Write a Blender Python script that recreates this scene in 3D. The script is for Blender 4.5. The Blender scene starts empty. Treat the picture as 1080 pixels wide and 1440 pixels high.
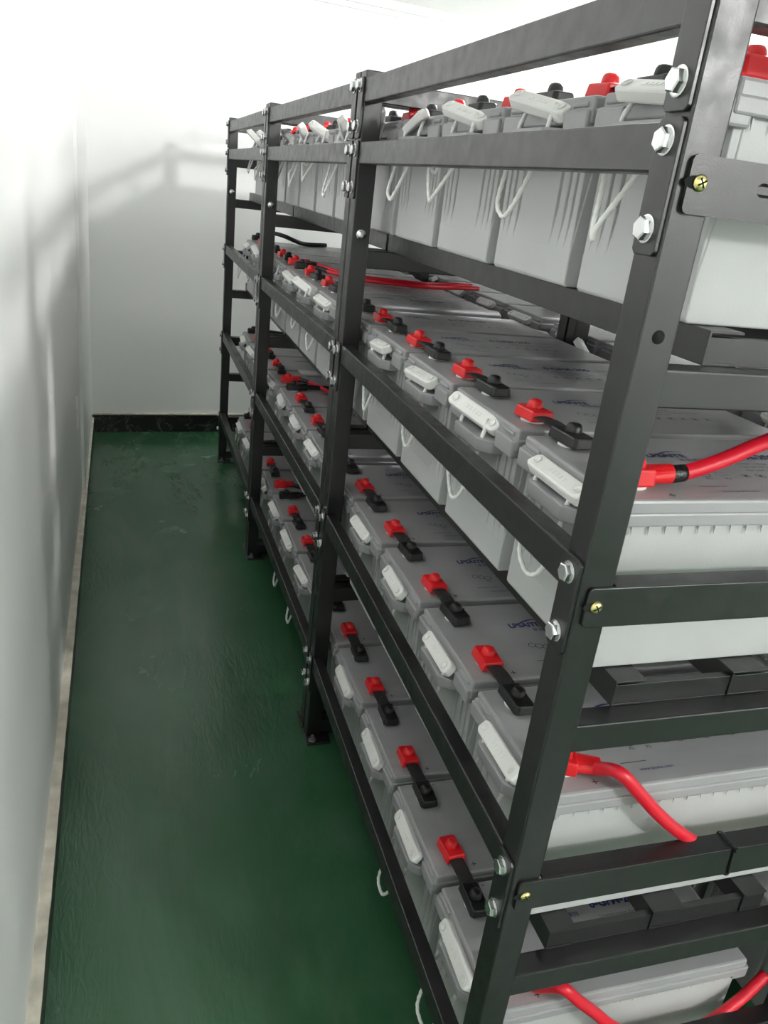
import bpy, bmesh, math, random
from mathutils import Vector, Matrix
random.seed(7)
C = bpy.context.scene.collection
PI = math.pi

# ------------------------------------------------------------------ materials
def mat(name, col, rough=.5, metal=0, spec=.5, noise=0, nscale=8, bump=0, bscale=60, coat=0, stretch=None, sss=0):
    m = bpy.data.materials.new(name); m.use_nodes = True
    nt = m.node_tree; b = nt.nodes['Principled BSDF']
    b.inputs['Base Color'].default_value = (*col, 1)
    b.inputs['Roughness'].default_value = rough
    b.inputs['Metallic'].default_value = metal
    b.inputs['Specular IOR Level'].default_value = spec
    if coat:
        b.inputs['Coat Weight'].default_value = coat; b.inputs['Coat Roughness'].default_value = .12
    if sss:
        b.inputs['Subsurface Weight'].default_value = sss
        b.inputs['Subsurface Radius'].default_value = (.01, .01, .01)
    tc = nt.nodes.new('ShaderNodeTexCoord')
    src = tc.outputs['Object']
    if stretch:
        mp = nt.nodes.new('ShaderNodeMapping'); mp.inputs['Scale'].default_value = stretch
        nt.links.new(src, mp.inputs[0]); src = mp.outputs[0]
    if noise:
        n = nt.nodes.new('ShaderNodeTexNoise'); n.inputs['Scale'].default_value = nscale; n.inputs['Detail'].default_value = 5
        nt.links.new(src, n.inputs['Vector'])
        r = nt.nodes.new('ShaderNodeMapRange')
        r.inputs[1].default_value = .3; r.inputs[2].default_value = .7
        r.inputs[3].default_value = 1 - noise; r.inputs[4].default_value = 1 + noise
        nt.links.new(n.outputs['Fac'], r.inputs[0])
        mx = nt.nodes.new('ShaderNodeVectorMath'); mx.operation = 'SCALE'
        mx.inputs[0].default_value = col
        nt.links.new(r.outputs[0], mx.inputs['Scale'])
        nt.links.new(mx.outputs[0], b.inputs['Base Color'])
        r2 = nt.nodes.new('ShaderNodeMapRange')
        r2.inputs[1].default_value = .3; r2.inputs[2].default_value = .7
        r2.inputs[3].default_value = max(0, rough - .08); r2.inputs[4].default_value = min(1, rough + .08)
        nt.links.new(n.outputs['Fac'], r2.inputs[0]); nt.links.new(r2.outputs[0], b.inputs['Roughness'])
    if bump:
        n2 = nt.nodes.new('ShaderNodeTexNoise'); n2.inputs['Scale'].default_value = bscale; n2.inputs['Detail'].default_value = 3
        nt.links.new(src, n2.inputs['Vector'])
        bp = nt.nodes.new('ShaderNodeBump'); bp.inputs['Strength'].default_value = bump; bp.inputs['Distance'].default_value = .004
        nt.links.new(n2.outputs['Fac'], bp.inputs['Height']); nt.links.new(bp.outputs[0], b.inputs['Normal'])
    return m

M_wall = mat('white_wall_paint', (.87, .875, .865), .42, noise=.015, nscale=2, bump=.12, bscale=3.5, spec=.35, stretch=(2.5, 2.5, .5))
M_back = mat('white_back_wall_paint', (.87, .875, .865), .5, noise=.015, nscale=2, bump=.08, bscale=4, spec=.35)
M_ceil = mat('white_ceiling_paint', (.88, .88, .87), .8)
M_trim = mat('white_cornice_paint', (.86, .86, .86), .6)
M_cream = mat('cream_baseboard_top', (.62, .58, .49), .7, noise=.25, nscale=22, bump=.5, bscale=60)
M_rack = mat('black_powder_coat', (.0085, .0085, .009), .36, noise=.10, nscale=40, bump=.03, bscale=500, spec=.75)
M_case = mat('grey_battery_plastic', (.50, .505, .51), .42, noise=.03, nscale=12, bump=.05, bscale=300, spec=.45)
M_lid = mat('shaded_grey_lid_plastic', (.34, .34, .35), .36, noise=.05, nscale=9, bump=.06, bscale=120, spec=.5, stretch=(1, 4, 1))  # same grey as the case, darkened to put shelf shade into the colour
M_white = mat('white_handle_plastic', (.86, .86, .84), .4, bump=.15, bscale=90, sss=.1)
M_rope = mat('white_nylon_rope', (.88, .88, .86), .65)
M_red = mat('red_boot_rubber', (.72, .012, .018), .32, spec=.5)
M_redcable = mat('red_cable_jacket', (.66, .010, .028), .35, bump=.05, bscale=150)
M_boot = mat('black_boot_rubber', (.012, .012, .013), .38)
M_braid = mat('black_braided_sleeve', (.016, .016, .017), .6, bump=.6, bscale=700)
M_tape = mat('black_tape', (.012, .012, .012), .3, bump=.4, bscale=160)
M_zinc = mat('zinc_plated_steel', (.72, .73, .73), .24, 1)
M_brass = mat('yellow_zinc_screw', (.80, .70, .30), .28, 1)
M_lead = mat('lead_terminal', (.35, .35, .36), .5, 1)
M_ring = mat('white_terminal_ring', (.85, .85, .83), .5)
M_blue = mat('blue_print', (.012, .018, .12), .5)
M_ink = mat('dark_print', (.035, .035, .05), .5)
M_paper = mat('white_paper', (.85, .85, .82), .8)
M_hole = mat('dark_hole', (.004, .004, .004), .9)

def floor_material():
    m = bpy.data.materials.new('green_epoxy_floor'); m.use_nodes = True
    nt = m.node_tree; b = nt.nodes['Principled BSDF']; L = nt.links.new
    tc = nt.nodes.new('ShaderNodeTexCoord')
    n = nt.nodes.new('ShaderNodeTexNoise'); n.inputs['Scale'].default_value = 2.2; n.inputs['Detail'].default_value = 7; n.inputs['Distortion'].default_value = .8
    L(tc.outputs['Object'], n.inputs['Vector'])
    cr = nt.nodes.new('ShaderNodeValToRGB')
    cr.color_ramp.elements[0].position = .3; cr.color_ramp.elements[0].color = (.022, .088, .036, 1)
    cr.color_ramp.elements[1].position = .72; cr.color_ramp.elements[1].color = (.034, .110, .052, 1)
    L(n.outputs['Fac'], cr.inputs[0])
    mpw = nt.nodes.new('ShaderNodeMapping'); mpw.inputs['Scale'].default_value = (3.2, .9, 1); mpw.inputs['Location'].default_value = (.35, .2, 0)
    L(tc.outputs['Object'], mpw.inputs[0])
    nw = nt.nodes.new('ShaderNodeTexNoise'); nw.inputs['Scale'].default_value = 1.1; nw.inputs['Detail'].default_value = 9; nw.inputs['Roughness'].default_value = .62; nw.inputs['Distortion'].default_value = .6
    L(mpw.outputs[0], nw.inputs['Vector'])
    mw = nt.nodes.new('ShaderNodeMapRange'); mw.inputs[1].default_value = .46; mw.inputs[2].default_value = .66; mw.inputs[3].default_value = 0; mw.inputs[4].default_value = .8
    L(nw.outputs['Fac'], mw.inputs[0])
    mixc = nt.nodes.new('ShaderNodeMix'); mixc.data_type = 'RGBA'; mixc.inputs[7].default_value = (.064, .130, .080, 1)  # paler patches put the floor's wall sheen into its base colour
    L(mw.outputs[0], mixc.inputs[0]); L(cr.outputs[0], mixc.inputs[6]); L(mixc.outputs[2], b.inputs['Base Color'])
    # roller texture: patches of fine ripples
    mp = nt.nodes.new('ShaderNodeMapping'); mp.inputs['Scale'].default_value = (9, 2.2, 1); mp.inputs['Rotation'].default_value = (0, 0, .5)
    L(tc.outputs['Object'], mp.inputs[0])
    w = nt.nodes.new('ShaderNodeTexNoise'); w.inputs['Scale'].default_value = 7; w.inputs['Detail'].default_value = 4; w.inputs['Distortion'].default_value = 1.5
    L(mp.outputs[0], w.inputs['Vector'])
    n3 = nt.nodes.new('ShaderNodeTexNoise'); n3.inputs['Scale'].default_value = 1.3; n3.inputs['Detail'].default_value = 2
    L(tc.outputs['Object'], n3.inputs['Vector'])
    rr = nt.nodes.new('ShaderNodeMapRange'); rr.inputs[1].default_value = .42; rr.inputs[2].default_value = .62; rr.inputs[3].default_value = .03; rr.inputs[4].default_value = .28
    L(n3.outputs['Fac'], rr.inputs[0])
    bp = nt.nodes.new('ShaderNodeBump'); bp.inputs['Distance'].default_value = .006
    L(rr.outputs[0], bp.inputs['Strength']); L(w.outputs['Fac'], bp.inputs['Height']); L(bp.outputs[0], b.inputs['Normal'])
    r2 = nt.nodes.new('ShaderNodeMapRange'); r2.inputs[1].default_value = .3; r2.inputs[2].default_value = .7; r2.inputs[3].default_value = .17; r2.inputs[4].default_value = .30
    L(n.outputs['Fac'], r2.inputs[0]); L(r2.outputs[0], b.inputs['Roughness'])
    b.inputs['Specular IOR Level'].default_value = .42
    return m
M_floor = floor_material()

def marble():
    m = bpy.data.materials.new('black_marble_tile'); m.use_nodes = True
    nt = m.node_tree; b = nt.nodes['Principled BSDF']; L = nt.links.new
    tc = nt.nodes.new('ShaderNodeTexCoord')
    n = nt.nodes.new('ShaderNodeTexNoise'); n.inputs['Scale'].default_value = 6; n.inputs['Detail'].default_value = 8; n.inputs['Distortion'].default_value = 2
    L(tc.outputs['Object'], n.inputs['Vector'])
    cr = nt.nodes.new('ShaderNodeValToRGB'); e = cr.color_ramp.elements
    e[0].position = .488; e[0].color = (.007, .007, .008, 1); e[1].position = .5; e[1].color = (.14, .13, .12, 1)
    k = e.new(.512); k.color = (.007, .007, .008, 1)
    L(n.outputs['Fac'], cr.inputs[0]); L(cr.outputs[0], b.inputs['Base Color'])
    b.inputs['Roughness'].default_value = .3
    return m
M_marble = marble()

# ------------------------------------------------------------------ mesh helpers
def box(bm, x0, x1, y0, y1, z0, z1, bev=0, mi=0, seg=2):
    vs = [bm.verts.new((x, y, z)) for x in (x0, x1) for y in (y0, y1) for z in (z0, z1)]
    q = [(0, 1, 3, 2), (4, 6, 7, 5), (0, 4, 5, 1), (2, 3, 7, 6), (0, 2, 6, 4), (1, 5, 7, 3)]
    fs = [bm.faces.new([vs[i] for i in f]) for f in q]
    for f in fs: f.material_index = mi
    if bev:
        es = list({e for f in fs for e in f.edges})
        r = bmesh.ops.bevel(bm, geom=es, offset=bev, segments=seg, affect='EDGES', profile=.5)
        for f in r['faces']: f.material_index = mi
    return vs

def prism(bm, pts, axis, a, b, bev=0, mi=0, taper=None):
    """polygon of 2-D points swept along an axis (0 x, 1 y, 2 z)"""
    def P(p, t):
        if axis == 0: return (t, p[0], p[1])
        if axis == 1: return (p[0], t, p[1])
        return (p[0], p[1], t)
    top = pts if taper is None else taper
    A = [bm.verts.new(P(p, a)) for p in pts]; B = [bm.verts.new(P(p, b)) for p in top]
    n = len(pts); fs = [bm.faces.new(A[::-1]), bm.faces.new(B)]
    for i in range(n): fs.append(bm.faces.new((A[i], A[(i + 1) % n], B[(i + 1) % n], B[i])))
    for f in fs: f.material_index = mi
    bmesh.ops.recalc_face_normals(bm, faces=fs)
    if bev:
        es = list({e for f in fs for e in f.edges})
        r = bmesh.ops.bevel(bm, geom=es, offset=bev, segments=2, affect='EDGES', profile=.5)
        for f in r['faces']: f.material_index = mi

def lathe(bm, prof, c, axis='z', seg=20, mi=0):
    """profile of (radius, height) turned about an axis through c"""
    def P(r, h, a):
        u, v = r * math.cos(a), r * math.sin(a)
        return {'z': (c[0] + u, c[1] + v, c[2] + h), 'x': (c[0] + h, c[1] + u, c[2] + v), 'y': (c[0] + u, c[1] + h, c[2] + v)}[axis]
    rings = []
    for r, h in prof:
        rings.append([bm.verts.new(P(max(r, 1e-5), h, 2 * PI * i / seg)) for i in range(seg)])
    fs = []
    for a, b in zip(rings, rings[1:]):
        for i in range(seg): fs.append(bm.faces.new((a[i], a[(i + 1) % seg], b[(i + 1) % seg], b[i])))
    fs.append(bm.faces.new(rings[0][::-1])); fs.append(bm.faces.new(rings[-1]))
    for f in fs: f.material_index = mi; f.smooth = True
    bmesh.ops.recalc_face_normals(bm, faces=fs)

def catmull(pts, n):
    P = [Vector(p) for p in pts]; P = [2 * P[0] - P[1]] + P + [2 * P[-1] - P[-2]]
    out = []
    for i in range(1, len(P) - 2):
        a, b, c, d = P[i - 1:i + 3]
        for k in range(n):
            t = k / n
            out.append(.5 * ((2 * b) + (c - a) * t + (2 * a - 5 * b + 4 * c - d) * t * t + (3 * b - a - 3 * c + d) * t ** 3))
    out.append(P[-2]); return out

def resample(pts, step):
    L = [0]
    for a, b in zip(pts, pts[1:]): L.append(L[-1] + (b - a).length)
    n = max(2, int(L[-1] / step)); out = []; j = 0
    for i in range(n + 1):
        t = L[-1] * i / n
        while j < len(L) - 2 and L[j + 1] < t: j += 1
        d = L[j + 1] - L[j]
        out.append(pts[j].lerp(pts[j + 1], (t - L[j]) / d if d > 1e-9 else 0))
    return out

def tube(bm, pts, r, seg=10, mi=0, lobes=0, pitch=.02, flat=None):
    """tube along points; lobes > 0 twists strands round it; flat = (half width, half height)"""
    n = len(pts); T = [(pts[min(i + 1, n - 1)] - pts[max(i - 1, 0)]).normalized() for i in range(n)]
    up = Vector((0, 0, 1))
    if abs(T[0].dot(up)) > .9: up = Vector((1, 0, 0))
    N = (up - T[0] * up.dot(T[0])).normalized(); rings = []; s = 0
    for i in range(n):
        if i:
            s += (pts[i] - pts[i - 1]).length
            N = (N - T[i] * N.dot(T[i])).normalized()
        B = T[i].cross(N); ring = []
        for k in range(seg):
            a = 2 * PI * k / seg
            rr = r
            if lobes: rr = r * (1 + .16 * math.cos(lobes * a - 2 * PI * s / pitch))
            if flat: v = N * (flat[1] * math.sin(a)) + B * (flat[0] * math.cos(a))
            else: v = (N * math.cos(a) + B * math.sin(a)) * rr
            ring.append(bm.verts.new(pts[i] + v))
        rings.append(ring)
    fs = []
    for a, b in zip(rings, rings[1:]):
        for k in range(seg): fs.append(bm.faces.new((a[k], a[(k + 1) % seg], b[(k + 1) % seg], b[k])))
    fs.append(bm.faces.new(rings[0][::-1])); fs.append(bm.faces.new(rings[-1]))
    for f in fs: f.material_index = mi; f.smooth = True
    bmesh.ops.recalc_face_normals(bm, faces=fs)

def mesh(name, bm, mats, smooth=False):
    me = bpy.data.meshes.new(name); bm.to_mesh(me); bm.free()
    for m in (mats if isinstance(mats, (list, tuple)) else [mats]): me.materials.append(m)
    return me

def obj(name, bm, mats, parent=None, loc=(0, 0, 0)):
    me = bm if isinstance(bm, bpy.types.Mesh) else mesh(name, bm, mats)
    o = bpy.data.objects.new(name, me); C.objects.link(o); o.location = loc
    if parent: o.parent = parent
    return o

def thing(name, label, cat, loc=(0, 0, 0), group=None, rotz=0):
    o = bpy.data.objects.new(name, None); C.objects.link(o); o.location = loc; o.rotation_euler = (0, 0, rotz)
    o.empty_display_size = .05
    o['label'] = label; o['category'] = cat
    if group: o['group'] = group
    return o

def struct(name, bm, m):
    o = obj(name, bm, m); o['kind'] = 'structure'; return o

def N(): return bmesh.new()

# ------------------------------------------------------------------ key dimensions
Z1, DZ = .2322, .3937                      # bolt line of the lowest retaining bar, shelf spacing
PW = .0375
zl = lambda l: Z1 + (l - 1) * DZ
BASE = lambda l: zl(l) - .149               # underside of the batteries on shelf l
LIDTOP = .211
BXL = lambda l: .062 if l < 4 else .080     # front edge of the lids
PITCH = .245
def BY(k): return .1665 + PITCH * k + (.0443 if k >= 5 else 0)
BAYS = [(0.0, 1.0636 - PW / 2), (1.1075 - PW / 2, 2.1474 - PW / 2), (2.1926 - PW / 2, 3.2395 - PW / 2)]   # y of the post pairs' near faces
BAYX = [(0, .0085), (.008, -.0035), (-.0035, -.004)]
XM, XB = .55, 1.10                         # middle and rear posts

# ------------------------------------------------------------------ room
RX0, RX1, RY0, CZ = -.60, 2.45, -4.4, 2.185
def WX(y): return -.588 - .0105 * y         # the aisle wall is not quite parallel to the rack
def WY(x): return 3.668 + .085 * (x + .6)   # nor is the end wall square
bm = N()
vs = [bm.verts.new(p) for p in ((-1.1, -4.7, 0), (2.8, -4.7, 0), (2.8, 4.3, 0), (-1.1, 4.3, 0))]; bm.faces.new(vs)
for v in list(vs): pass
r = bmesh.ops.extrude_face_region(bm, geom=bm.faces[:]); bmesh.ops.translate(bm, vec=(0, 0, -.1), verts=[v for v in r['geom'] if isinstance(v, bmesh.types.BMVert)])
bmesh.ops.recalc_face_normals(bm, faces=bm.faces[:])
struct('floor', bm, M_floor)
bm = N(); box(bm, -1.1, 2.8, -4.7, 4.3, CZ, CZ + .1); struct('ceiling', bm, M_ceil)
bm = N()
lean = .022
def wall_prism(bm, a, b, th, z0, z1, leanv=(0, 0)):
    (ax, ay), (bx, by) = a, b
    d = Vector((bx - ax, by - ay)).normalized(); n = Vector((-d.y, d.x)) * th
    bot = [(ax, ay), (bx, by), (bx + n.x, by + n.y), (ax + n.x, ay + n.y)]
    top = [(p[0] + leanv[0], p[1] + leanv[1]) for p in bot]
    prism(bm, bot, 2, z0, z1, taper=top)
wall_prism(bm, (WX(-4.5), -4.5), (WX(3.8), 3.8), .12, 0, CZ, (lean, 0))
# shallow pilaster running into the corner
yp = 2.62
wall_prism(bm, (WX(yp) + .012, yp), (WX(3.72) + .012, 3.72), .03, .06, CZ, (lean, 0))
struct('wall_left', bm, M_wall)
bm = N(); wall_prism(bm, (-.75, WY(-.75)), (2.7, WY(2.7)), .12, 0, CZ); struct('wall_back', bm, M_back)
bm = N(); box(bm, RX1, RX1 + .12, -4.6, 4.2, 0, CZ); struct('wall_right', bm, M_back)
bm = N(); box(bm, -.8, 2.6, RY0 - .12, RY0, 0, CZ); struct('wall_front', bm, M_back)
# left baseboard: black tile face with a rough cream top
bm = N()
wall_prism(bm, (WX(-4.39) + .020, -4.39), (WX(3.69) + .020, 3.69), .05, 0, .074)
o = struct('baseboard_left', bm, M_marble)
bm = N()
random.seed(3)
ys = [-4.39 + i * .04 for i in range(203)]; ys = [y for y in ys if y < 3.69]
A = []
for y in ys:
    j = random.uniform(-.0025, .0035); k = random.uniform(-.002, .002)
    A.append([bm.verts.new((WX(y) + .0215 + k * .4, y, .074)), bm.verts.new((WX(y) + .0215 + k * .4, y, .0815 + k)),
              bm.verts.new((WX(y) + .001 + j, y, .083 + k)), bm.verts.new((WX(y) - .01, y, .088))])
for a, b in zip(A, A[1:]):
    for i in range(3): bm.faces.new((a[i], b[i], b[i + 1], a[i + 1]))
bmesh.ops.recalc_face_normals(bm, faces=bm.faces[:])
struct('trim_1', bm, M_cream)
# back baseboard
bm = N(); wall_prism(bm, (-.62, WY(-.62) - .014), (2.45, WY(2.45) - .014), .05, 0, .094); struct('baseboard_back', bm, M_marble)
bm = N(); wall_prism(bm, (-.62, WY(-.62) - .011), (2.45, WY(2.45) - .011), .05, .094, .101)
struct('trim_2', bm, M_cream)
# cornice along the end wall
bm = N()
wall_prism(bm, (-.7, WY(-.7) - .05), (2.5, WY(2.5) - .05), .1, 2.150, CZ)
wall_prism(bm, (-.7, WY(-.7) - .02), (2.5, WY(2.5) - .02), .08, 2.128, 2.150)
struct('trim_3', bm, M_trim)

# ------------------------------------------------------------------ hardware meshes
def bolt_mesh():
    bm = N()
    lathe(bm, [(.0118, 0), (.0118, -.0018), (.0105, -.0022)], (0, 0, 0), 'x', 20)
    for f in bm.faces: f.smooth = False
    hx = [(.0098 * math.cos(PI / 6 + i * PI / 3), .0098 * math.sin(PI / 6 + i * PI / 3)) for i in range(6)]
    hs = [(a * .86, b * .86) for a, b in hx]
    prism(bm, hx, 0, -.0022, -.0078); prism(bm, hx, 0, -.0078, -.0088, taper=hs)
    return mesh('bolt', bm, M_zinc)
ME_bolt = bolt_mesh()
def anchor_mesh():
    bm = N(); lathe(bm, [(.010, 0), (.010, .002), (.0085, .0022)], (0, 0, 0), 'z', 16)
    hx = [(.0078 * math.cos(i * PI / 3), .0078 * math.sin(i * PI / 3)) for i in range(6)]
    prism(bm, hx, 2, .002, .008); lathe(bm, [(.004, .008), (.004, .016), (.003, .017)], (0, 0, 0), 'z', 10)
    return mesh('anchor_bolt', bm, M_lead)
ME_anchor = anchor_mesh()
def dome_bolt_mesh():
    bm = N()
    lathe(bm, [(.0105, 0), (.0105, -.0015), (.0075, -.002), (.0072, -.005), (.005, -.0068), (.0022, -.0072)], (0, 0, 0), 'y', 18)
    return mesh('frame_bolt', bm, M_zinc)
ME_dome = dome_bolt_mesh()
def screw_mesh():
    bm = N()
    lathe(bm, [(.0066, 0), (.0066, -.0016), (.0048, -.0034), (.002, -.004)], (0, 0, 0), 'y', 18)
    for f in bm.faces: f.material_index = 0
    ca = math.cos(.5); sa = math.sin(.5)
    for (w, h) in ((.0042, .0007), (.0007, .0042)):
        q = [(-w, -h), (w, -h), (w, h), (-w, h)]
        prism(bm, [(a * ca - b * sa, a * sa + b * ca) for a, b in q], 1, -.003, -.00425, mi=1)
    return mesh('screw', bm, [M_brass, M_hole])
ME_screw = screw_mesh()

# ------------------------------------------------------------------ rack
def plate_pts(y0, y1, z0, z1, r=.004):
    return [(y0 + r, z0), (y1 - r, z0), (y1, z0 + r), (y1, z1 - r), (y1 - r, z1), (y0 + r, z1), (y0, z1 - r), (y0, z0 + r)]

def make_bay(i, label):
    ya, yb = BAYS[i]; ox0, ox1 = BAYX[i]
    root = thing('battery_rack', label, 'rack', (0, ya, 0), 'bays of the black steel battery rack')
    D = yb - ya                                    # far post near face, local
    OX = lambda y: ox0 + (ox1 - ox0) * y / D
    H = 1.553
    for (px, kind) in ((0, 'front'), (XM, 'mid'), (XB, 'rear')):
        for yy in (0, D):
            x = px + OX(yy)
            bm = N(); box(bm, x, x + PW, yy, yy + PW, .004, H, .0022)
            p = obj('post', bm, M_rack, root)
            if px == 0 and yy == 0:                # bolt hole row on the near face
                if i == 0:
                    bm2 = N(); lathe(bm2, [(.0062, 0), (.0062, -.0006)], (x + .019, 0, 1.259), 'y', 18); obj('bolt_hole', bm2, M_hole, p)
                else:
                    obj('frame_bolt', ME_dome, None, p, (x + .019, 0, 1.259))
            if px == 0 and yy > 0:
                obj('frame_bolt', ME_dome, None, p, (x + .019, yy, 1.259))
            fx = x - .002
            s = -1 if yy > 0 else 1
            bm = N(); y0 = yy - .030 if yy > 0 else yy - .002; y1 = yy + PW + .002 if yy > 0 else yy + PW + .03
            box(bm, x - .004, x + PW + .022, y0, y1, 0, .006, .0015)
            fp = obj('foot_plate', bm, M_rack, p)
            bm = N()
            a = obj('anchor_bolt', ME_anchor, None, p, (x + .012, (y0 + .014) if yy > 0 else (y1 - .014), .006))
    # aisle side bars and the top rail
    def bar(name, z0, z1, zb, zt, zb1, zb2):
        bm = N()
        xs0, xs1 = OX(PW), OX(D)
        y0, y1 = PW - .001, D + .001
        prof = lambda x: [(x - .0005, z0), (x + .024, z0), (x + .024, z1), (x - .0005, z1)]
        A = [bm.verts.new((p[0], y0, p[1])) for p in prof(xs0)]; B = [bm.verts.new((p[0], y1, p[1])) for p in prof(xs1)]
        fs = [bm.faces.new(A), bm.faces.new(B[::-1])] + [bm.faces.new((A[k], B[k], B[(k + 1) % 4], A[(k + 1) % 4])) for k in range(4)]
        bmesh.ops.recalc_face_normals(bm, faces=fs)
        bmesh.ops.bevel(bm, geom=list({e for f in fs for e in f.edges}), offset=.0022, segments=2, affect='EDGES', profile=.5)
        # folded lip hanging inside, seen from below
        b = obj(name, bm, M_rack, root)
        for yy in (0, D):
            x = OX(yy)
            bm = N(); prism(bm, plate_pts(yy + .0022, yy + PW - .0022, zb, zt), 0, x - .0042, x - .0001, .0008)
            obj('end_plate', bm, M_rack, b)
            for z in (zb1, zb2):
                bo = obj('bolt', ME_bolt, None, b, (x - .0042, yy + PW / 2, z))
                bo.rotation_euler = (random.uniform(0, 1), 0, 0)
        return b
    for l in (1, 2, 3, 4):
        z = zl(l)
        bar('retaining_bar', z - .024, z + .015, z - .089, z + .0175, z, z - .068)
    bar('top_rail', 1.497, 1.538, 1.4345, 1.541, 1.527, 1.456)
    # cross members under every shelf
    for l in (1, 2, 3, 4):
        z = zl(l)
        for yy in (0, D):
            xa = OX(yy) + PW - .002
            y0 = yy + .003; y1 = yy + PW - .003
            bm = N(); box(bm, xa, XM + .002, y0, y1, z - .219, z - .183, .002); obj('shelf_beam', bm, M_rack, root)
            bm = N(); box(bm, XM + PW - .002, XB + .002, y0, y1, z - .219, z - .183, .002); obj('shelf_beam', bm, M_rack, root)
    for yy in (0, D):                               # top cross rails
        bm = N(); box(bm, OX(yy) + PW - .002, XB + .002, yy + .004, yy + PW - .004, 1.500, 1.537, .002); obj('cross_rail', bm, M_rack, root)
    # lengthwise channels carrying the batteries
    ys, ye = .031, D + PW - .004
    if i: ys = .004
    for l in (1, 2, 3, 4):
        zt, zb = zl(l) - .1495, zl(l) - .1828
        cols = [.097, .258, .412]
        cols += [.66, .815, .97]
        for x in cols:
            bm = N(); w = .040 if x != .258 else .052; t = .003
            # channel open to the right: web, top lip, bottom lip
            prism(bm, [(x, zb), (x + w, zb), (x + w, zb + t), (x + t, zb + t), (x + t, zt - t), (x + w, zt - t), (x + w, zt), (x, zt)], 1, ys, ye, .0007)
            obj('support_beam', bm, M_rack, root)
        # cross channels tying them together, at either end of the bay
        for yy in ((.033, .043) if i == 0 else (.006, .016),):
            for (xa, xb) in ((.0945, .452),):
                bm = N(); a, b = yy
                prism(bm, [(a, zb + .0005), (b, zb + .0005), (b, zb + .003), (a + .003, zb + .003), (a + .003, zt - .009), (b, zt - .009), (b, zt - .0065), (a, zt - .0065)], 0, xa + .006, xb, .0006)
                obj('tray_bar', bm, M_rack, root)
    # end guard bars: only at the two free ends of the rack
    if i in (0, 2):
        for l in (1, 2, 3, 4):
            z = zl(l); z0, z1 = z - .053, z - .008
            yy = 0 if i == 0 else D + PW; s = -1 if i == 0 else 1
            bm = N()
            xa = .0085 + OX(0 if i == 0 else D); xb = XB + PW - .004
            r = .005
            ring = [(xa + r, z0), (xb, z0), (xb, z1), (xa + r, z1), (xa + r * .3, z1 - r * .3), (xa, z1 - r), (xa, z0 + r), (xa + r * .3, z0 + r * .3)]
            ya_, yb_ = (-.0042, -.0002) if s < 0 else (D + PW + .0002, D + PW + .0042)
            if i == 0 and l == 4:
                # pressed slot along the bar
                out = [bm.verts.new((p[0], ya_, p[1])) for p in ring]; bk = [bm.verts.new((p[0], yb_, p[1])) for p in ring]
                n = len(ring)
                for k in range(n): bm.faces.new((out[k], bk[k], bk[(k + 1) % n], out[(k + 1) % n]))
                bm.faces.new(bk)
                zc = z - .028; h = .0055; sx0, sx1 = .082, .50
                slot = []
                for k in range(9):
                    a = PI / 2 + PI * k / 8; slot.append((sx0 + h * math.cos(a), zc + h * math.sin(a)))
                for k in range(9):
                    a = -PI / 2 + PI * k / 8; slot.append((sx1 + h * math.cos(a), zc + h * math.sin(a)))
                so = [bm.verts.new((p[0], ya_, p[1])) for p in slot]
                sc = .55
                si = [bm.verts.new((min(max(p[0], sx0), sx1) + (p[0] - min(max(p[0], sx0), sx1)) * sc, ya_ + .0034, zc + (p[1] - zc) * sc)) for p in slot]
                m_ = len(slot)
                for k in range(m_): bm.faces.new((so[k], so[(k + 1) % m_], si[(k + 1) % m_], si[k]))
                bm.faces.new(si)
                es = [bm.edges.get((out[k], out[(k + 1) % n])) for k in range(n)] + [bm.edges.get((so[k], so[(k + 1) % m_])) for k in range(m_)]
                bmesh.ops.triangle_fill(bm, edges=es, use_beauty=True)
                bmesh.ops.recalc_face_normals(bm, faces=bm.faces[:])
            else:
                prism(bm, ring, 1, ya_, yb_, .0009)
            # top flange folded back over the shelf
            if i == 0: box(bm, .041, XM - .004, -.0012, .024, z1 - .0042, z1 - .0004, .0008)
            else: box(bm, .041, XM - .004, D + PW - .024, D + PW + .0012, z1 - .0042, z1 - .0004, .0008)
            b = obj('guard_bar', bm, M_rack, root)
            if i == 0:
                s_ = obj('screw', ME_screw, None, b, (.0195, -.0042, z - .0288))
                bm = N(); prism(bm, [(.0085 + .0105 * math.cos(a), .0052 * math.sin(a)) for a in [2 * PI * k / 16 for k in range(16)]], 1, -.0044, -.0040)
                h_ = obj('screw_slot', bm, M_hole, b, (.0068, 0, z - .0288))
    return root
make_bay(0, 'first bay of the black steel battery rack, at the open end')
make_bay(1, 'middle bay of the black steel battery rack, between the two double posts')
make_bay(2, 'last bay of the black steel battery rack, by the white end wall')

# ------------------------------------------------------------------ battery meshes
def text_into(bm, body, x, y, z, size, mi, align='LEFT', bold=0, shear=0, sx=1):
    cu = bpy.data.curves.new('txt', 'FONT'); cu.body = body; cu.size = size; cu.align_x = align; cu.offset = bold; cu.shear = shear
    cu.resolution_u = 3
    o = bpy.data.objects.new('txt', cu); C.objects.link(o)
    dg = bpy.context.evaluated_depsgraph_get(); me = bpy.data.meshes.new_from_object(o.evaluated_get(dg))
    me.transform(Matrix.Translation((x, y, z)) @ Matrix.Diagonal((sx, 1, 1, 1)))
    for p in me.polygons: p.material_index = mi
    bm.from_mesh(me)
    bpy.data.objects.remove(o); bpy.data.curves.remove(cu); bpy.data.meshes.remove(me)

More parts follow.
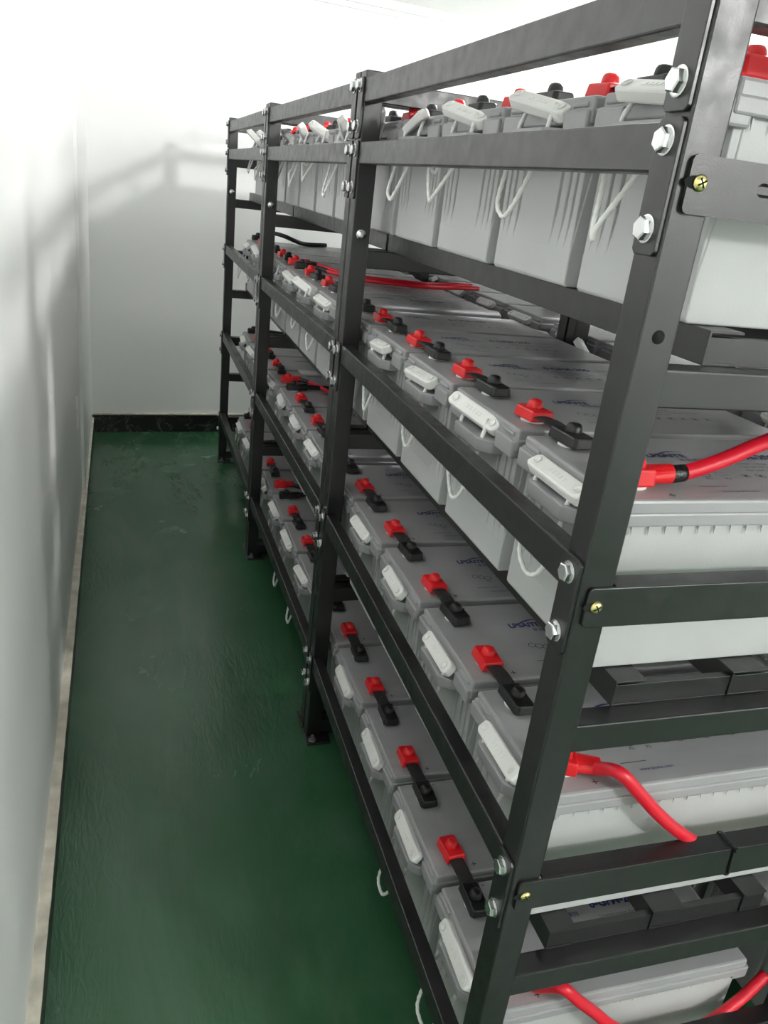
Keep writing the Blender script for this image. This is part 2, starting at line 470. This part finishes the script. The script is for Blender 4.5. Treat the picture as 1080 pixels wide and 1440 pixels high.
def quad(bm, p, z, mi):
    f = bm.faces.new([bm.verts.new((a, b, z)) for a, b in p]); f.material_index = mi
    if f.normal.z < 0: f.normal_flip()
def ring2d(bm, c, r, w, seg, z, mi, rot=0):
    for k in range(seg):
        a, b = rot + 2 * PI * k / seg, rot + 2 * PI * (k + 1) / seg
        q = [(c[0] + (r - w) * math.cos(a), c[1] + (r - w) * math.sin(a)), (c[0] + r * math.cos(a), c[1] + r * math.sin(a)),
             (c[0] + r * math.cos(b), c[1] + r * math.sin(b)), (c[0] + (r - w) * math.cos(b), c[1] + (r - w) * math.sin(b))]
        f = bm.faces.new([bm.verts.new((u, v, z)) for u, v in q]); f.material_index = mi

LEN = .440
def lid_mesh():
    bm = N()
    box(bm, 0, LEN, -.1120, .1120, .186, LIDTOP, .0035, 0)
    box(bm, -.002, LEN + .002, -.1150, .1150, .181, .197, .0025, 0)
    for e in (0, 1):
        fx = (lambda x: x) if e == 0 else (lambda x: LEN - x)
        def bx(x0, x1, y0, y1, z0, z1, bev):
            a, b = fx(x0), fx(x1); box(bm, min(a, b), max(a, b), y0, y1, z0, z1, bev)
        for s in (-1, 1):
            y0, y1 = sorted((s * .058, s * .1130))
            bx(-.007, .02, y0, y1, .171, .1955, .003)            # corner block
            y0, y1 = sorted((s * .066, s * .103))
            bx(-.0035, .01, y0, y1, .1985, .2045, .0025)           # raised bead
        # rope bracket, a ledge with cut corners
        pts = [(fx(.012), -.062), (fx(-.009), -.058), (fx(-.025), -.042), (fx(-.025), .042), (fx(-.009), .058), (fx(.012), .062)]
        if e: pts = pts[::-1]
        prism(bm, pts, 2, .158, .177, .0018)
    z = LIDTOP + .0003
    # printed matter
    text_into(bm, 'LPSAITE', 0.1280, .030, z, .0185, 1, bold=.0007, sx=.92)
    arc = [(.130 + t * .062, .026 + .026 * math.sin(t * 1.9)) for t in [k / 10 for k in range(11)]]
    for a, b in zip(arc, arc[1:]):
        t = (a[0] - .130) / .062; w = (.0005) + .0014 * math.sin(PI * min(1, t * 1.05))
        quad(bm, [(a[0], a[1] - w), (b[0], b[1] - w), (b[0], b[1] + w), (a[0], a[1] + w)], z + .0002, 1)
    text_into(bm, '莱普赛特', 0.1660, .016, z, .0105, 1)
    text_into(bm, '6-GFM-200', 0.2340, .026, z, .024, 1, bold=.0008, sx=.86)
    text_into(bm, '(12V200AH/10HR)', 0.3400, .030, z, .0095, 1, sx=.8)
    text_into(bm, 'Constant voltage charge', 0.2400, .006, z, .0075, 2)
    text_into(bm, 'Cycle use 14.4-14.7V   Standby use 13.5-13.8V', 0.2400, -.006, z, .0065, 2)
    text_into(bm, 'Max. initial current 60A', 0.2400, -.018, z, .0065, 2)
    # recycling marks
    for k, (px, py) in enumerate(((.142, -.026), (.153, -.030), (.1645, -.034))):
        ring2d(bm, (px, py), .0076, .0014, 6, z, 2, .2)
    text_into(bm, 'Pb', 0.1580, -.048, z, .0085, 2)
    for k in range(3):
        a = PI / 2 + k * 2 * PI / 3; b = a + 2 * PI / 3; c = (.190, -.030); R = .011
        p, q = (c[0] + R * math.cos(a), c[1] + R * math.sin(a)), (c[0] + R * math.cos(b), c[1] + R * math.sin(b))
        d = ((q[0] - p[0]) * .16, (q[1] - p[1]) * .16); w = (-d[1] * .22, d[0] * .22)
        quad(bm, [(p[0] + d[0], p[1] + d[1]), (q[0] - d[0], q[1] - d[1]), (q[0] - d[0] - w[0], q[1] - d[1] - w[1]), (p[0] + d[0] - w[0], p[1] + d[1] - w[1])], z, 2)
    text_into(bm, 'Pb', 0.1850, -.048, z, .0085, 2)
    for k in range(7):
        cx = .223 + k * .022
        ring2d(bm, (cx, -.036), .0068, .0009, 12 if k % 2 else 4, z, 2, .78)
        quad(bm, [(cx - .0025, -.0385), (cx + .0025, -.0385), (cx + .0025, -.0335), (cx - .0025, -.0335)], z, 2)
    quad(bm, [(.128, -.0715), (.168, -.0715), (.168, -.0701), (.128, -.0701)], z, 2)
    text_into(bm, 'www.lpsaite.com', 0.1480, -.088, z, .0075, 1)
    text_into(bm, '+', 0.0680, -.104, z, .02, 2); text_into(bm, '-', 0.0680, .098, z, .02, 2)
    return mesh('lid', bm, [M_lid, M_blue, M_ink])

def case_mesh():
    bm = N()
    f0, f1 = .008, .0175
    prof = [(f0, .004), (f0 + .003, 0), (LEN - f0 - .003, 0), (LEN - f0, .004), (LEN - f0, .040), (LEN - f1, .135), (LEN - f1, .183), (f1, .183), (f1, .135), (f0, .040)]
    prism(bm, prof, 1, -.1065, .1065, .002)
    for e in (0, 1):
        for s in (-1, 1):
            for (a, b) in ((.0945, .1055), (.078, .0885), (.057, .0715)):
                y0, y1 = sorted((s * a, s * b)); x0, x1 = (f0, .02) if e == 0 else (LEN - .02, LEN - f0)
                # rib: flush with the lower face, fading out downwards
                box(bm, x0 + (.0003 if e == 0 else 0), x1 - (.0003 if e else 0), y0, y1, .030, .180, .0012)
        x0, x1 = (f0 + .004, .02) if e == 0 else (LEN - .02, LEN - f0 - .004)
        box(bm, x0 - (.0037 if e == 0 else 0), x1 + (.0037 if e else 0), -.0495, .0495, .030, .176, .0012)
    # short fins under the flange of the long sides
    for s in (-1, 1):
        k = 0; x = .024
        while x < LEN - .02:
            y0, y1 = sorted((s * .106, s * .1155))
            A = [bm.verts.new((x - .0008, s * .106, .1815)), bm.verts.new((x + .0008, s * .106, .1815)), bm.verts.new((x + .0008, s * .1095, .1815)), bm.verts.new((x - .0008, s * .1095, .1815))]
            B = [bm.verts.new((x - .0006, s * .1100, .1695)), bm.verts.new((x + .0006, s * .1100, .1695))]
            fs = [bm.faces.new(A), bm.faces.new((A[0], A[3], B[0])), bm.faces.new((A[1], B[1], A[2])), bm.faces.new((A[3], A[2], B[1], B[0])), bm.faces.new((A[1], A[0], B[0], B[1]))]
            bmesh.ops.recalc_face_normals(bm, faces=fs)
            x += .0215
    return mesh('case', bm, M_case)

def handle_mesh():
    bm = N(); L, w = .060, .0115
    def outline(s):
        return [(s * w * .8, -L), (s * w, -L + .006)]
    ring = [(-.0075, -L), (.0075, -L), (w, -L + .007), (w, L - .007), (.0075, L), (-.0075, L), (-w, L - .007), (-w, -L + .007)]
    prism(bm, ring, 2, -.0075, .0075, .0028)
    for s in (-1, 1): lathe(bm, [(.0058, .0079), (.0062, .0092), (.0045, .0092), (.004, .0083)], (0, s * .047, 0), 'z', 14)
    for k in range(-2, 3): box(bm, -.003, .003, k * .008 - .0028, k * .008 + .0028, .0076, .0083, .0003)
    return mesh('carry_handle', bm, M_white)

def rope_mesh(drop, dy, dx, spread, pull, hy, hz):
    """loop of rope: handle ends, through the bracket, hanging below"""
    bm = N(); a = .036
    zb = LIDTOP - drop
    P = [(-.008, a + hy, hz + .002), (-.016, a + .004, .180), (-.0165, a, .166), (-.017 - dx * .25, a + dy * .12 + .002, .150),
         (-.018 - dx * .6, a * (.5 + spread * .55) + dy * .5, (zb + .150) / 2 + .005), (-.018 - dx, a * spread * .8 + dy * .95, zb + .014 + pull),
         (-.018 - dx, dy, zb),
         (-.018 - dx, -a * spread * .8 + dy * .95, zb + .014 - pull * .2), (-.018 - dx * .6, -a * (.5 + spread * .55) + dy * .5, (zb + .150) / 2 + .005),
         (-.017 - dx * .25, -a + dy * .12 - .002, .150), (-.0165, -a, .166), (-.016, -a - .004, .180), (-.008, -a + hy, hz + .002)]
    pts = resample(catmull(P, 10), .0019)
    tube(bm, pts, .0029, 9, 0, 3, .0125)
    return mesh('rope', bm, M_rope)

def ring_mesh():
    bm = N(); lathe(bm, [(.0165, 0), (.0165, .002), (.0155, .003), (.010, .003)], (0, 0, 0), 'z', 24, 0)
    lathe(bm, [(.0088, .003), (.0088, .008), (.008, .009)], (0, 0, 0), 'z', 16, 1)
    return mesh('terminal', bm, [M_ring, M_lead])

ME_lid, ME_case, ME_handle, ME_ring = lid_mesh(), case_mesh(), handle_mesh(), ring_mesh()
ROPES = {}
def rope_for(key):
    if key not in ROPES: ROPES[key] = rope_mesh(*key)
    return ROPES[key]

ORD = ['first', 'second', 'third', 'fourth', 'fifth', 'sixth', 'seventh', 'eighth', 'ninth', 'tenth', 'eleventh', 'twelfth', 'thirteenth']
SHELF = {1: 'bottom', 2: 'second', 3: 'third', 4: 'top'}
NB = 12
TX, TYR, TYB = .0415, -.0665, .0705         # terminals in battery space

# handle poses: (dy, z above bracket centre, tilt in the vertical plane, lean, yaw)
POSE = {(3, 0): (-.002, .193, .02, -.5, .02), (3, 1): (.006, .199, .17, -.8, .1), (3, 2): (.0, .192, -.05, -.4, .05), (3, 3): (.004, .192, -.1, -.35, -.05),
        (2, 0): (.0, .191, -.06, -.75, .0), (2, 1): (.0, .191, -.1, -.85, .02), (2, 2): (.0, .191, -.08, -.85, .0), (2, 3): (.002, .191, -.05, -.8, .03),
        (1, 0): (.004, .191, -.04, -1.0, .0), (1, 1): (.004, .191, -.08, -.95, .02), (1, 2): (.002, .191, -.06, -.9, .0), (1, 3): (.0, .191, -.04, -.9, .0),
        (4, 0): (-.004, .203, .10, -.55, .0), (4, 1): (.0, .203, .22, -.6, .05), (4, 2): (.004, .203, .24, -.6, .06), (4, 3): (.0, .201, -.2, -.5, .0),
        (4, 4): (.0, .204, -.5, -.5, .0), (4, 5): (.0, .204, -.42, -.7, -.1), (4, 6): (.0, .204, .42, -.7, .1), (4, 7): (.0, .204, -.42, -.7, -.1), (4, 9): (.0, .2, -.3, -.5, .1), (4, 10): (.0, .205, .45, -.7, .1), (4, 11): (.0, .208, .7, -.7, .1),
        (3, 6): (.0, .198, .3, -.8, .1), (3, 7): (.0, .193, .1, -.4, .0), (3, 8): (.0, .200, .5, -.7, .1)}
ROPE = {(4, 0): (.148, .01, .022, .15, .0), (4, 1): (.140, .0, .020, .8, .0), (4, 2): (.132, .03, .026, .7, .03), (4, 3): (.142, .008, .022, .8, .0), (4, 5): (.16, .03, .024, .5, .0), (4, 6): (.13, .04, .03, .6, .03),
        (3, 0): (.140, .0, .008, .9, .0), (3, 1): (.140, .010, .010, .9, .02), (3, 2): (.140, -.006, .008, .7, .0), (3, 3): (.150, .02, .010, .5, .03),
        (2, 0): (.10, .0, .01, .8, .0), (1, 0): (.190, .02, .024, .8, .0), (1, 1): (.178, .03, .020, .7, .0), (1, 5): (.185, .02, .02, .6, .0), (1, 6): (.19, .02, .02, .6, .0)}

random.seed(21)
def place_battery(l, k, row=0):
    if row == 0:
        lab = f'grey battery, {ORD[k]} from the open end of the {SHELF[l]} shelf, in the aisle row'
        root = thing('battery', lab, 'battery', (BXL(l), BY(k), BASE(l)), f'grey batteries along the {SHELF[l]} shelf')
    else:
        lab = f'grey battery in the rear row, {ORD[k]} from the open end of the {SHELF[l]} shelf'
        root = thing('battery', lab, 'battery', (.620 + LEN, BY(k), BASE(l)), f'grey batteries in the rear row of the {SHELF[l]} shelf', PI)
    root.rotation_euler.z += random.uniform(-.006, .006)
    obj('case', ME_case, None, root); obj('lid', ME_lid, None, root)
    for y in (TYR, TYB): obj('terminal', ME_ring, None, root, (TX, y, LIDTOP))
    for end in (0, 1):
        if end == 1 and not (l in (3,) ): continue
        if end == 0 and row == 1: continue
        key = (l, k)
        if end == 0 and key in POSE: dy, hz, tilt, lean_, yaw = POSE[key]
        else:
            dy, hz, tilt, lean_, yaw = random.uniform(-.008, .008), .193, random.choice((-.12, 0, .05, .2, .35)) if l > 2 else random.uniform(-.06, .1), random.uniform(-.9, -.4), random.uniform(-.08, .08)
            hz += abs(tilt) * .02
        if end == 0 and key in ROPE: dr, sy, dx, sp, pu = ROPE[key]
        else:
            dr, sy, dx, sp, pu = random.choice(((.13, .0, .02, .7, .0), (.142, .015, .022, .8, .015), (.12, -.01, .018, .6, .0), (.15, .02, .024, .5, .02)) if l > 2 else ((.112, .0, .008, .7, .0), (.12, -.01, .01, .6, .0), (.105, .01, .008, .7, .0)))
        h = obj('carry_handle', ME_handle, None, root, (-.011, dy, hz)); h.rotation_euler = (tilt, lean_, yaw)
        rp = obj('rope', rope_for((dr, sy, dx, sp, pu, dy, hz)), None, root)
        if end == 1:
            h.location = (LEN + .011, dy, hz); h.rotation_euler = (tilt, -lean_, yaw)
            rp.location = (LEN, 0, 0); rp.rotation_euler = (0, 0, PI)
    return root
for l in (1, 2, 3, 4):
    for k in range(NB): place_battery(l, k)
for k in range(NB): [place_battery(l, k, 1) for l in (1, 2, 3, 4)]  # rear row unseen except on third shelf; other shelves added to block light

# ------------------------------------------------------------------ boots, straps and cables
def boot_mesh(name, m, half_len, w=.0185, h=.0185):
    """terminal boot: tapered cover with a domed cap, strap mouth towards -y (local)"""
    bm = N(); z0 = .0035
    base = [(-w, -half_len), (w, -half_len), (w, half_len * .86), (w * .72, half_len), (-w * .72, half_len), (-w, half_len * .86)]
    top = [(a * .86, b * .93) for a, b in base]
    prism(bm, base, 2, z0, h, .0022, taper=top)
    lathe(bm, [(.0112, h - .002), (.0108, h + .002), (.0098, h + .0075), (.0078, h + .0105), (.004, h + .0118)], (0, 0, 0), 'z', 20)
    return mesh(name, bm, m)
def cable_boot_mesh(name, m):
    bm = N(); w, h, hl = .0185, .0235, .026; z0 = .0035
    base = [(-w, -hl * .7), (w, -hl * .7), (w, hl * .80), (w * .72, hl), (-w * .72, hl), (-w, hl * .80)]
    prism(bm, base, 2, z0, h, .003, taper=[(a * .86, b * .95) for a, b in base])
    lathe(bm, [(.0112, h - .002), (.0108, h + .002), (.0098, h + .0055), (.0078, h + .0085), (.004, h + .0098)], (0, 0, 0), 'z', 20)
    A = [(w * .9 * math.cos(t) , .0135 + .0098 * math.sin(t)) for t in [2 * PI * k / 18 for k in range(18)]]
    B = [(.0118 * math.cos(t), .0135 + .0118 * math.sin(t)) for t in [2 * PI * k / 18 for k in range(18)]]
    prism(bm, A, 1, -hl * .5, -.046, .001, taper=B)
    return mesh(name, bm, m)
ME_redcb, ME_blkcb = cable_boot_mesh('red_boot', M_red), cable_boot_mesh('black_boot', M_boot)
ME_redboot = boot_mesh('red_boot', M_red, .026)
ME_blkboot = boot_mesh('black_boot', M_boot, .031, .0175, .018)

def strap_mesh(dz=0):
    bm = N(); g = .108
    pts = [Vector((0, -.014, .0105)), Vector((0, -.03, .0115)), Vector((0, -.052, .0135)), Vector((0, -.075, .0125)), Vector((0, -.094, .0105))]
    pts = resample(catmull(pts, 8), .004)
    for i in range(1):
        tube(bm, pts, .01, 14, 0, flat=(.0132, .0024))
    return mesh('strap', bm, M_braid)
ME_strap = strap_mesh()

def link(l, k):
    """strap from the red terminal of battery k to the black terminal of battery k-1"""
    y = BY(k) + TYR; yb = BY(k - 1) + TYB; gap = y - yb
    root = thing('link_strap', f'black strap with red boot joining {ORD[k - 1]} and {ORD[k]} batteries of the {SHELF[l]} shelf', 'strap',
                 (BXL(l) + TX, y, BASE(l) + LIDTOP), f'link straps along the {SHELF[l]} shelf')
    s = obj('strap', ME_strap, None, root); s.scale.y = gap / .108
    r = obj('red_boot', ME_redboot, None, root); r['label'] = 'red terminal boot'
    r.rotation_euler = (random.uniform(-.03, .05), random.uniform(-.03, .03), random.uniform(-.08, .08))
    b = obj('black_boot', ME_blkboot, None, root, (0, -gap, 0)); b.rotation_euler = (0, random.uniform(-.03, .03), PI + random.uniform(-.08, .08))
    b['label'] = 'black terminal boot'
SPLIT = 8
for l in (1, 2, 3, 4):
    for k in range(1, NB):
        if k != SPLIT: link(l, k)

def cable(label, l, k, red_end, path, rz, r=.0088, jacket=None, tape=.045, boot=None, tape_r=None, group=None):
    """cable leaving a terminal of battery k; path in world coordinates after the boot"""
    t = Vector((BXL(l) + TX, BY(k) + (TYR if red_end else TYB), BASE(l) + LIDTOP))
    root = thing('power_cable', label, 'cable', t, group)
    red = (red_end if boot is None else boot)
    b = obj('red_boot' if red else 'black_boot', ME_redcb if red else ME_blkcb, None, root); b.rotation_euler = (0, 0, rz)
    pts = resample(catmull([Vector(p) - t for p in path], 14), .005)
    if tape:
        L = 0; n = 1
        while n < len(pts) - 1 and L < tape: L += (pts[n] - pts[n - 1]).length; n += 1
        bm = N(); tube(bm, pts[:n], r + .0012, 16); s = obj('tape_sleeve', bm, M_tape, root); s['label'] = 'black tape sleeve'
        pts = pts[max(0, n - 2):]
    bm = N(); tube(bm, pts, r, 16); obj('cable', bm, jacket or M_redcable, root)
    return root
def P_(l, k, red): return Vector((BXL(l) + TX, BY(k) + (TYR if red else TYB), BASE(l) + LIDTOP))

# near end cables
p = P_(3, 0, True)
cable('thick red cable with black tape, rising from the first battery of the third shelf', 3, 0, True,
      [p + Vector((.020, 0, .012)), p + Vector((.05, .001, .013)), p + Vector((.075, .003, .016)), p + Vector((.12, .008, .028)), p + Vector((.17, .016, .044)), p + Vector((.23, .026, .058)), p + Vector((.32, .034, .066)), p + Vector((.42, .04, .06))], PI / 2, .0092)
p = P_(2, 0, True)
cable('red cable dropping in front of the first battery of the second shelf', 2, 0, True,
      [p + Vector((.018, -.005, .012)), p + Vector((.035, -.02, .014)), (.150, .048, .720), (.182, .037, .690), (.212, .031, .660), (.250, .027, .628), (.295, .024, .600), (.36, .024, .588), (.44, .024, .59), (.53, .026, .60)], PI / 2 - .4, .0088, tape=0)
p = P_(1, 0, True)
cable('red cable dropping in front of the first battery of the bottom shelf', 1, 0, True,
      [p + Vector((.018, -.008, .011)), p + Vector((.032, -.024, .008)), (.148, .040, .345), (.178, .034, .318), (.212, .029, .287), (.250, .026, .250), (.30, .024, .215), (.36, .024, .195), (.43, .026, .205), (.49, .034, .230), (.54, .044, .262)], PI / 2 - .5, .0088, tape=0)
p = P_(4, 0, True)
cable('red booted cable on the first battery of the top shelf, running inwards', 4, 0, True,
      [p + Vector((.020, 0, .012)), p + Vector((.07, .004, .014)), p + Vector((.14, .012, .014)), p + Vector((.24, .03, .0105)), p + Vector((.34, .05, .0105))], PI / 2, .0088, tape=.04)
# mid row cables where the string is split
for l in (1, 2, 3, 4):
    zt = BASE(l) + LIDTOP
    pr, pb = P_(l, SPLIT, True), P_(l, SPLIT - 1, False)
    if l == 3:
        pathr = [pr + Vector((.020, -.004, .012)), pr + Vector((.05, -.03, .014)), pr + Vector((.075, -.10, .013)), (.205, 1.90, zt + .012), (.27, 1.83, zt + .010), (.38, 1.80, zt + .010), (.47, 1.79, zt + .011), (.545, 1.80, zt + .014), (.625, 1.84, zt + .012)]
        pathb = [pb + Vector((.020, -.006, .011)), pb + Vector((.045, -.03, .012)), pb + Vector((.065, -.08, .011)), (.20, 1.84, zt + .0105), (.27, 1.775, zt + .0085), (.38, 1.74, zt + .0085), (.47, 1.73, zt + .0095), (.545, 1.74, zt + .013), (.625, 1.78, zt + .0105)]
    else:
        pathr = [pr + Vector((.020, -.002, .012)), pr + Vector((.05, -.02, .014)), pr + Vector((.085, -.07, .012)), pr + Vector((.115, -.15, .010)), pr + Vector((.16, -.27, .0095)), pr + Vector((.24, -.34, .0095)), pr + Vector((.36, -.36, .0095)), pr + Vector((.44, -.36, .0095))]
        pathb = [pb + Vector((.020, .004, .011)), pb + Vector((.06, .012, .0105)), pb + Vector((.13, .012, .0095)), pb + Vector((.24, .008, .0095)), pb + Vector((.40, .0, .0095))]
    cable(f'red cable leaving the ninth battery of the {SHELF[l]} shelf', l, SPLIT, True, pathr, PI / 2 - .1, .0062, tape=.06)
    if l == 3: cable(f'black booted red cable leaving the eighth battery of the {SHELF[l]} shelf', l, SPLIT - 1, False, pathb, PI / 2 - .15, .0062, tape=.09)
    else: cable(f'black cable leaving the eighth battery of the {SHELF[l]} shelf', l, SPLIT - 1, False, pathb, PI / 2, .0075, jacket=M_boot, tape=0)
    # last battery
    pe = P_(l, NB - 1, False)
    if l == 3: pe_path = [pe + Vector((.02, 0, .012)), pe + Vector((.05, -.01, .03)), (.165, 2.93, zt + .040), (.20, 2.88, zt + .036), (.245, 2.88, zt + .022), (.30, 2.93, zt + .0092), (.40, 2.97, zt + .0092)]
    else: pe_path = [pe + Vector((.02, 0, .012)), pe + Vector((.07, -.006, .014)), pe + Vector((.15, -.02, .0095)), pe + Vector((.28, -.03, .0095)), pe + Vector((.40, -.03, .0095))]
    cable(f'black cable leaving the last battery of the {SHELF[l]} shelf, by the end wall', l, NB - 1, False, pe_path, PI / 2, .0085, jacket=M_boot, tape=0)

# cable tie round the guard bar
z = zl(2); bm = N()
loop = [(.3165, -.0055, z - .0065), (.3165, .0245, z - .0065), (.3175, .0265, z - .03), (.319, .02, z - .056), (.3205, -.004, z - .055), (.3185, -.006, z - .03)]
pts = resample(catmull([Vector(q) for q in loop + [loop[0]]], 8), .003)
tube(bm, pts, .001, 8, flat=(.0022, .0008))
tie = obj('cable_tie', bm, M_boot)
box_bm = N(); box(box_bm, .3135, .3195, -.0105, -.005, z - .0105, z - .0045, .0012); obj('buckle', box_bm, M_boot, tie)
tie['label'] = 'black cable tie looped round the guard bar of the second shelf'; tie['category'] = 'cable tie'

# loose paper label on a battery of the second shelf
bm = N(); zt = BASE(2) + LIDTOP + .0006
vs = [bm.verts.new(q) for q in ((.175, 2.302, zt), (.245, 2.297, zt), (.247, 2.233, zt), (.178, 2.238, zt))]; bm.faces.new(vs)
r = bmesh.ops.extrude_face_region(bm, geom=bm.faces[:]); bmesh.ops.translate(bm, vec=(0, 0, .0004), verts=[v for v in r['geom'] if isinstance(v, bmesh.types.BMVert)])
bmesh.ops.recalc_face_normals(bm, faces=bm.faces[:])
o = obj('paper_slip', bm, M_paper); o['label'] = 'small white paper slip lying on a battery of the second shelf'; o['category'] = 'paper'

bm = N(); yc = 2.33; xw = WX(yc) + .006
box(bm, xw - .004, xw + .008, yc - .007, yc + .007, .505, .55, .002); box(bm, xw + .001, xw + .004, yc - .002, yc + .002, .43, .51, .001)
o = obj('wall_clip', bm, M_white); o['label'] = 'small white plastic clip on the white aisle wall'; o['category'] = 'clip'
# ------------------------------------------------------------------ lights
def area(name, loc, size, energy, rot=(0, 0, 0), sy=None, col=(1, 1, 1)):
    L = bpy.data.lights.new(name, 'AREA'); L.energy = energy; L.size = size; L.color = col
    if sy: L.shape = 'RECTANGLE'; L.size_y = sy
    o = bpy.data.objects.new(name, L); C.objects.link(o); o.location = loc; o.rotation_euler = rot; return o
def lamp(loc, energy, radius):
    L = bpy.data.lights.new('ceiling_lamp', 'POINT'); L.energy = energy; L.shadow_soft_size = radius; L.color = (1, 1, .985)
    o = bpy.data.objects.new('ceiling_lamp', L); C.objects.link(o); o.location = loc
lamp((1.02, 1.30, 2.08), 56, .085)
lamp((1.55, -2.50, 2.05), 82, .1)
lamp((1.95, 2.75, 2.06), 24, .085)  # unseen lamp, added to brighten the end wall and fill the gaps
w = bpy.data.worlds.new('room_air'); bpy.context.scene.world = w; w.use_nodes = True
w.node_tree.nodes['Background'].inputs[0].default_value = (.0, .0, .0, 1)

# ------------------------------------------------------------------ camera
cx, cy, cz = -.4224, -.6017, 1.3531
yaw, pitch, roll, f, ppx, ppy = -.3334, -.3937, -.1205, 1114.86, -1.13, 9.28
Rz = Matrix.Rotation(yaw, 3, 'Z'); Rx = Matrix.Rotation(pitch, 3, 'X'); Ry = Matrix.Rotation(roll, 3, 'Y')
R = Rz @ Rx @ Ry
X, F, U = R.col[0], R.col[1], R.col[2]
M = Matrix(((X.x, U.x, -F.x, cx), (X.y, U.y, -F.y, cy), (X.z, U.z, -F.z, cz), (0, 0, 0, 1)))
cam = bpy.data.cameras.new('camera'); co = bpy.data.objects.new('camera', cam); C.objects.link(co)
co.matrix_world = M
cam.sensor_fit = 'VERTICAL'; cam.sensor_height = 36; cam.sensor_width = 27
cam.lens = f / 1440 * 36; cam.shift_x = -ppx / 1440; cam.shift_y = ppy / 1440
cam.clip_start = .02
sc = bpy.context.scene; sc.camera = co
sc.view_settings.view_transform = 'Standard'; sc.view_settings.look = 'None'; sc.view_settings.gamma = 1
sc.view_settings.exposure = .60
sc.cycles.diffuse_bounces = 8; sc.cycles.max_bounces = 12
